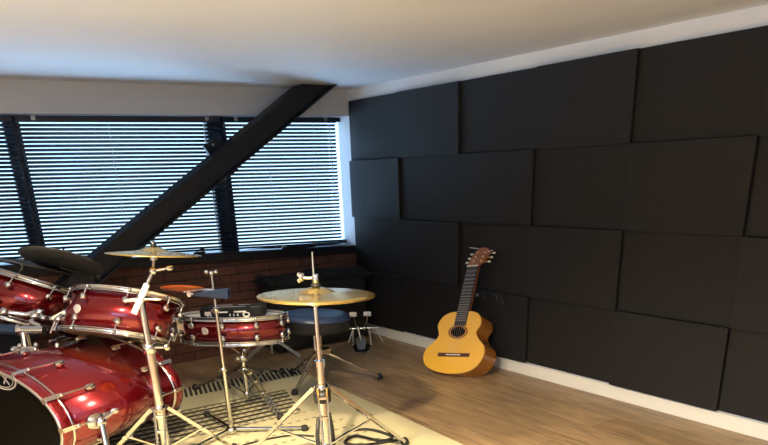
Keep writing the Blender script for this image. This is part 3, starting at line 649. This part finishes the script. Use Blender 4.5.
# tom holder on the bass drum
def at(u, v, D):
    """plan helper: a point D metres along the view axis"""
    return CAM + right * ((u - 384) / 700 * D) - up * ((v - 459.36) / 700 * D) - back * D
t = thing('tom_holder', 'chrome double tom holder rising from the top of the bass drum', 'tom holder', (0.45, 4.5, 0.68))
D = 4.12
MB().box(at(28, 352, D), (0.15, 0.11, 0.055), (right, (back * 1).cross(right).cross(right) * -1, up)).build('mounting_block', 'chrome', t, 0.012)
for u, v in ((13, 350), (20, 346), (36, 345), (43, 352)): MB().ball(at(u, v, D - 0.05), 0.016).build('screw', 'chrome', t)
MB().tube([at(25, 347, D), at(23, 333, D)], 0.018, 12).build('post', 'chrome', t)
MB().tube([at(-14, 328, D), at(18, 330, D)], 0.030, 14).build('receiver_sleeve', 'navy', t, label='blue-black receiver sleeve')
MB().tube([at(16, 330, D), at(44, 330, D)], 0.026, 14).tube([at(18, 330, D), at(21, 330, D)], 0.034, 14).build('receiver', 'chrome', t)
MB().tube([at(-6, 317, D), at(2, 312, D), at(26, 315, D + .05), at(40, 311, D + .1)], 0.017, 10).ball(at(4, 312, D), 0.028).build('tom_arm', 'chrome', t)
g = MB()
for u, v, r_ in ((35, 316, .026), (40, 312, .022), (44, 318, .02), (32, 321, .018), (37, 326, .018), (42, 329, .020)): g.ball(at(u, v, D + 0.05), r_, (1.2, .9, .9))
g.tube([at(31, 322, D), at(41, 326, D)], 0.012).build('ball_joint', 'chrome', t)
MB().tube([at(40, 316, D + .05), at(56, 320, D + .1), at(66, 322, D + .2)], 0.014, 10).build('tom_arm', 'chrome', t)
g = MB(); g.bar(at(53, 318, D), at(66, 311, D), 0.05, 0.02).ball(at(58, 321, D), 0.028).ball(at(65, 320, D), 0.024).tube([at(56, 321, D - .02), at(51, 333, D)], 0.010).tube([at(50, 319, D), at(60, 320, D)], 0.010).build('wing_bolt', 'chrome', t)
MB().tube([at(48, 349, D + .05), at(62, 345, D + .1)], 0.009).ball(at(57, 345, D), 0.014).build('anchor_rod', 'steel', t)

# --- dark cymbals on the left ---------------------------------------
th_, top = cymbal('ride_cymbal', 'dark grey tilted cymbal with central bell, above the far left tom', (0.976, 4.897, 1.061), (0.371, 0.278, 0.886), 0.2475, 'darkcym', bell=0.26, h=0.07)
MB().lathe([(0.005, 0), (0.022, 0), (0.018, 0.014), (0.008, 0.02), (0.006, 0.05)], top, (0.37, 0.28, 0.88), 12).build('wing_nut', 'black', th_)
t = thing('ride_stand', 'dark cymbal stand behind the toms holding the tilted dark cymbal', 'cymbal stand', (1.17, 5.05, 0))
pm = V((0.976, 4.897, 1.061))
MB().tube([(1.17, 5.05, 0.05), (1.17, 5.05, 0.93)], 0.013).build('pole', 'black', t)
MB().tube([(1.17, 5.05, 0.925), pm - V((0.371, 0.278, 0.886)) * 0.04, pm + V((0.371, 0.278, 0.886)) * 0.05], 0.008).ball((1.17, 5.05, 0.93), 0.024).ball((1.21, 5.02, 0.92), 0.018).build('tilter', 'black', t)
tripod(t, (1.17, 5.05), 0.25, [(1.42, 5.12), (1.0, 5.32), (1.16, 4.80)], None, 0.010, m='steel')
th_, top = cymbal('crash_cymbal', 'large dark cymbal at the left photo edge, partly under the tilted dark one', (0.811, 5.315, 1.022), (0.312, 0.055, 0.948), 0.395, 'darkcym', bell=0.22, h=0.05)
t = thing('left_stand', 'chrome cymbal stand at the left photo edge holding the large dark cymbal', 'cymbal stand', (0.75, 5.36, 0))
t.name = 'tilted_cymbal_stand'; WORLD[t.name] = Matrix.Translation(V((0.75, 5.36, 0)))
pm = V((0.811, 5.315, 1.022))
MB().tube([(0.75, 5.36, 0.05), (0.75, 5.36, 0.92)], 0.013).build('pole', 'chrome', t)
MB().tube([(0.75, 5.36, 0.92), pm - V((0.312, 0.055, 0.948)) * 0.02, pm + V((0.312, 0.055, 0.948)) * 0.07], 0.008).ball((0.75, 5.36, 0.925), 0.024).ball((0.81, 5.32, 0.925), 0.018).build('tilter', 'chrome', t)
tripod(t, (0.75, 5.36), 0.30, [(1.05, 5.42), (0.60, 5.62), (0.62, 5.12)], None, 0.010, m='steel')

# --- throne ---------------------------------------------------------
tx, ty = 2.582, 4.535
t = thing('drum_throne', 'round padded drum throne with blue-black top behind the hi-hat', 'stool', (tx, ty, 0))
n_ = V((0.064, -0.007, 0.998))
MB().lathe([(0.001, 0.004), (0.20, 0.004), (0.238, -0.004), (0.254, -0.022), (0.257, -0.038)], (2.574, 4.542, 0.560), n_, 56).build('seat_top', 'vinyl', t)
MB().lathe([(0.257, -0.038), (0.260, -0.044), (0.256, -0.062), (0.256, -0.105), (0.24, -0.125), (0.03, -0.13)], (2.574, 4.542, 0.560), n_, 56).build('seat_side', 'cloth', t)
MB().tube([(tx, ty, 0.05), (tx, ty, 0.44)], 0.018, 14).build('post', 'chrome', t)
MB().tube([(tx - 0.028, ty + 0.02, 0.28), (tx - 0.028, ty + 0.02, 0.43)], [0.010, 0.010], 8).build('height_screw', 'steel', t)
tripod(t, (tx, ty), 0.266, [(3.002, 4.363), (2.293, 4.447), (2.56, 4.97)], None, 0.009)
MB().box((2.60, 4.50, 0.275), (0.09, 0.05, 0.05)).build('leg_hub', 'chrome', t, 0.01)

# --- black cabinet, cover -------------------------------------------
t = thing('black_cabinet', 'low black cabinet against the brick wall behind the drum throne', 'cabinet', (3.25, 5.80, 0))
MB().box((3.30, 5.83, 0.32), (0.98, 0.30, 0.60)).build('cabinet_body', 'cloth', t, 0.006)
MB().box((3.30, 5.675, 0.32), (0.92, 0.006, 0.54)).build('front_cloth', 'black', t)
for xx in (2.87, 3.73):
    for yy in (5.72, 5.94): MB().lathe([(0.02, 0), (0.022, 0.02)], (xx, yy, 0), seg=10).build('foot', 'rubber', t)
t = thing('black_cover', 'crumpled black cover lying on top of the low black cabinet', 'cover', (3.30, 5.82, 0.62))
b = MB(); nx_, ny_ = 28, 8; vs = []
for i in range(nx_ + 1):
    for jn in range(ny_ + 1):
        x = 2.77 + 1.06 * i / nx_; y = 5.64 + 0.36 * jn / ny_
        ed = min(i, nx_ - i, jn, ny_ - jn)
        z = 0.645 + 0.014 * math.sin(i * 0.9 + jn) + 0.010 * math.sin(i * 0.37 + 2) + (0.018 if ed > 0 else -0.03) + random.uniform(-.004, .004)
        vs.append((x, y, z))
n2 = len(vs); vs += [(x, y, max(0.6215, z - 0.02) if 2.8 < x < 3.8 and y > 5.67 else z - 0.02) for x, y, z in vs]
W_ = ny_ + 1; fs = []
for i in range(nx_):
    for jn in range(ny_):
        a = i * W_ + jn; fs += [(a, a + 1, a + W_ + 1, a + W_), (n2 + a, n2 + a + W_, n2 + a + W_ + 1, n2 + a + 1)]
for i in range(nx_): fs += [(i * W_, (i + 1) * W_, n2 + (i + 1) * W_, n2 + i * W_), (i * W_ + ny_, n2 + i * W_ + ny_, n2 + (i + 1) * W_ + ny_, (i + 1) * W_ + ny_)]
for jn in range(ny_): fs += [(jn, n2 + jn, n2 + jn + 1, jn + 1), (nx_ * W_ + jn, nx_ * W_ + jn + 1, n2 + nx_ * W_ + jn + 1, n2 + nx_ * W_ + jn)]
b.add(vs, fs, True); b.build('cover_cloth', 'cloth', t)

# --- double bass pedal by the wall ------------------------------------
t = thing('bass_pedal', 'black double beater foot pedal with white felts on the floor by the panelled wall', 'pedal', (3.55, 5.35, 0))
pc = V((3.50, 5.36, 0)); px_ = V((0.814, -0.58, 0)); py_ = V((0.58, 0.814, 0))
def PQ(x, y, z): return pc + px_ * x + py_ * y + V((0, 0, z))
MB().prism([(-0.05, -0.16), (0.05, -0.16), (0.09, 0.02), (0.09, 0.08), (-0.09, 0.08), (-0.09, 0.02)], lambda x, y, z: PQ(x, y, z), 0.0, 0.012).build('base_plate', 'black', t)
MB().prism([(-0.035, -0.15), (0.035, -0.15), (0.045, 0.0), (0.02, 0.07), (-0.02, 0.07), (-0.045, 0.0)], lambda x, y, z: PQ(x, y, z + 0.02 + (y + 0.15) * 0.35), 0.0, 0.008).build('footboard', 'steel', t)
for s_ in (-1, 1): MB().tube([PQ(0.085 * s_, 0.05, 0.01), PQ(0.075 * s_, 0.05, 0.17)], 0.010).build('post', 'steel', t)
MB().tube([PQ(-0.10, 0.05, 0.17), PQ(0.16, 0.05, 0.17)], 0.008).ball(PQ(-0.10, .05, .17), 0.016).ball(PQ(0.03, .05, .17), 0.018).ball(PQ(-0.03, .05, .17), 0.018).ball(PQ(0.16, .05, .17), 0.014).build('axle', 'chrome', t)
for x in (-0.065, 0.065):
    s = MB().tube([PQ(x * 0.6, 0.05, 0.17), PQ(x, 0.03, 0.29)], 0.005).build('beater_shaft', 'chrome', t)
    MB().tube([PQ(x - 0.032, 0.03, 0.305), PQ(x + 0.032, 0.02, 0.305)], 0.021, 14).build('beater_head', 'felt', s, label='white felt beater head')
MB().tube([PQ(0.13, 0.05, 0.17), PQ(0.20, -0.02, 0.05)], 0.006).tube([PQ(-0.12, 0.0, 0.05), PQ(-0.08, 0.05, 0.15)], 0.006).build('spring', 'steel', t)
MB().tube([PQ(-0.03, 0.03, 0.19), PQ(-0.01, 0.0, 0.10), PQ(0, -0.02, 0.06)], 0.007).build('chain', 'steel', t)

# ------------------------------------------------------------------ classical guitar
gdir = V((0, 0, 0))
def rayp(u, v, z):     # floor-plan point
    dvec = right * ((u - 384) / 700) - up * ((v - 459.36) / 700) - back
    return CAM + dvec * ((z - CAM.z) / dvec.z)
B0 = V((3.452, 3.918, 0.050)); HX = V((3.852, 4.140, 0.946))
ga = (HX - B0).normalized(); ph = math.radians(15); gw = V((math.sin(ph), -math.cos(ph), 0)); gw = (gw - ga * gw.dot(ga)).normalized(); gn = ga.cross(gw)
if gn.x > 0: gn = -gn
KX, KY = 0.925, 1.012
def G(x, y, d=0): return B0 + gw * (x * KX) + ga * (y * KY) + gn * d       # d > 0 towards the room
def smooth_closed(pts, sub=6):
    out = []; n = len(pts)
    for i in range(n):
        p0, p1, p2, p3 = [pts[(i + k) % n] for k in (-1, 0, 1, 2)]
        for s in range(sub):
            q = s / sub
            out.append(tuple(0.5 * ((2 * p1[k]) + (-p0[k] + p2[k]) * q + (2 * p0[k] - 5 * p1[k] + 4 * p2[k] - p3[k]) * q * q + (-p0[k] + 3 * p1[k] - 3 * p2[k] + p3[k]) * q ** 3) for k in (0, 1)))
    return out
body = [(-0.105, 0.0), (0.03, 0.012), (0.13, 0.06), (0.183, 0.14), (0.175, 0.215), (0.112, 0.275), (0.080, 0.325), (0.112, 0.385), (0.095, 0.445), (0.035, 0.482), (-0.085, 0.488),
        (-0.205, 0.478), (-0.275, 0.44), (-0.308, 0.375), (-0.282, 0.300), (-0.328, 0.24), (-0.388, 0.19), (-0.405, 0.12), (-0.365, 0.055), (-0.25, 0.012)]
outl = smooth_closed(body)
t = thing('classical_guitar', 'golden classical guitar leaning against the dark panelled wall', 'guitar', tuple(G(-0.1, 0, -0.05)))
DP = 0.185
MB().prism(outl, lambda x, y, d: G(x, y, d), -DP, -0.004).build('body_sides', 'rib', t)
cx_, cy_ = -0.105, 0.24
ins = [(cx_ + (x - cx_) * 0.985, cy_ + (y - cy_) * 0.985) for x, y in outl]
MB().prism(outl, lambda x, y, d: G(x, y, d), -0.004, 0.001).build('binding', 'binding', t)
MB().prism(ins, lambda x, y, d: G(x, y, d), 0.0, 0.0025).build('soundboard', 'spruce', t)
hc = (-0.096, 0.327)
MB().lathe([(0.058, 0.0), (0.058, 0.0005), (0.05, 0.0006)], G(hc[0], hc[1], 0.0028), gn, 48, (1.5, 0.95), a=gw).build('rosette', 'rosewood', t)
MB().lathe([(0.052, 0.0), (0.052, 0.0006), (0.049, 0.0006)], G(hc[0], hc[1], 0.0032), gn, 48, (1.5, 0.95), a=gw).build('rosette_ring', 'binding', t)
MB().lathe([(0.044, 0.0), (0.044, 0.0008), (0.001, 0.0008)], G(hc[0], hc[1], 0.0036), gn, 48, (1.45, 0.95), a=gw).build('sound_hole', 'blackhead', t)
# neck follows the skewed centre line
def cl(y): return -0.112 + 0.072 * y
def strip(x0f, x1f, y0, y1, d0, d1, name, m, par):
    q = [(x0f(y0), y0), (x1f(y0), y0), (x1f(y1), y1), (x0f(y1), y1)]
    return MB().prism(q, lambda x, y, d: G(x, y, d), d0, d1, False).build(name, m, par)
neck = strip(lambda y: cl(y) - (0.060 - 0.012 * y), lambda y: cl(y) + (0.060 - 0.012 * y), 0.47, 0.845, -0.026, 0.002, 'neck', 'headwood', t)
fb = strip(lambda y: cl(y) - (0.062 - 0.014 * y), lambda y: cl(y) + (0.062 - 0.014 * y), 0.375, 0.835, 0.0022, 0.009, 'fingerboard', 'ebony', t)
for k in range(19):
    y = 0.835 - 0.66 * 0.96 * (1 - 2 ** (-(k + 1) / 12.0))
    if y < 0.38: break
    MB().bar(G(cl(y) - 0.050, y, 0.010), G(cl(y) + 0.050, y, 0.010), 0.0025, 0.002, side=ga).build('fret', 'steel', fb)
MB().bar(G(cl(0.84) - 0.052, 0.838, 0.011), G(cl(0.84) + 0.052, 0.838, 0.011), 0.008, 0.010, side=ga).build('nut', 'bone', t)
MB().prism([(-0.115, 0.842), (-0.01, 0.842), (0.03, 0.87), (0.060, 0.92), (0.062, 0.965), (0.03, 0.985), (-0.02, 0.992), (-0.06, 0.975), (-0.085, 0.93), (-0.105, 0.885)], lambda x, y, d: G(x + 0.01, y, d - (y - 0.84) * 0.18), -0.018, 0.004, False).build('headstock', 'headwood', t)
tn = 0
for s_, x0 in ((-1, -0.075), (1, 0.045)):
    for k in range(3):
        y = 0.875 + 0.035 * k; xs = (-0.08 + 0.012 * k) if s_ < 0 else (0.032 + 0.012 * k)
        tp = MB().ball(G(xs * 0.62 + 0.0, y, 0.012 - (y - .84) * .18), 0.0085).tube([G(xs, y, -0.012 - (y - .84) * .18), G(xs + 0.035 * s_, y, -0.012 - (y - .84) * .18)], 0.004, 8).build('tuning_post', 'gold', t)
        MB().ball(G(xs + 0.05 * s_, y, -0.012 - (y - .84) * .18), 0.013, (1, 1, .6)).build('tuning_button', 'bone', tp)
br = strip(lambda y: cl(y) - 0.152, lambda y: cl(y) + 0.152, 0.133, 0.160, 0.002, 0.010, 'bridge', 'rosewood', t)
strip(lambda y: cl(y) - 0.07, lambda y: cl(y) + 0.07, 0.143, 0.149, 0.010, 0.014, 'saddle', 'bone', br)
for k in range(6):
    x = (-0.045 + 0.018 * k)
    MB().tube([G(cl(0.146) + x * 1.15, 0.146, 0.0145), G(cl(0.838) + x * 0.85, 0.838, 0.0165), G(cl(0.9) + x * 1.2, 0.90, 0.008)], 0.0006, 5).build('string', 'steel', t)
MB().tube([G(-0.028, 0.975, 0.0), G(-0.11, 0.985, 0.01)], 0.0022, 6).build('loose_string', 'bone', t)
MB().tube([G(0.06, 0.945, 0.0), G(0.12, 0.95, 0.01)], 0.0022, 6).build('loose_string', 'bone', t)

# ------------------------------------------------------------------ cables on the rug
def cable(pts, r, label):
    P_ = []
    for i in range(len(pts) - 1):
        p0 = pts[max(0, i - 1)]; p1 = pts[i]; p2 = pts[i + 1]; p3 = pts[min(len(pts) - 1, i + 2)]
        for s in range(8):
            q = s / 8
            P_.append(V([0.5 * ((2 * p1[k]) + (-p0[k] + p2[k]) * q + (2 * p0[k] - 5 * p1[k] + 4 * p2[k] - p3[k]) * q * q + (-p0[k] + 3 * p1[k] - 3 * p2[k] + p3[k]) * q ** 3) for k in (0, 1)] + [ZR + r]))
    P_.append(V((pts[-1][0], pts[-1][1], ZR + r)))
    return tag(MB().tube(P_, r, 8).build('cable', 'rubber'), label, 'cable')
c1 = [rayp(u, v, 0.01) for u, v in ((338, 441), (352, 432), (372, 431), (392, 438), (380, 442), (356, 437), (345, 444), (365, 446), (398, 441))]
cable([(p.x, p.y) for p in c1], 0.009, 'bunched black cable lying on the rug under the hi-hat')
c2 = [rayp(u, v, 0.01) for u, v in ((200, 456), (228, 450), (262, 441), (292, 436), (314, 437))]
cable([(p.x, p.y) for p in c2], 0.006, 'thin black cable trailing across the rug between the stands')
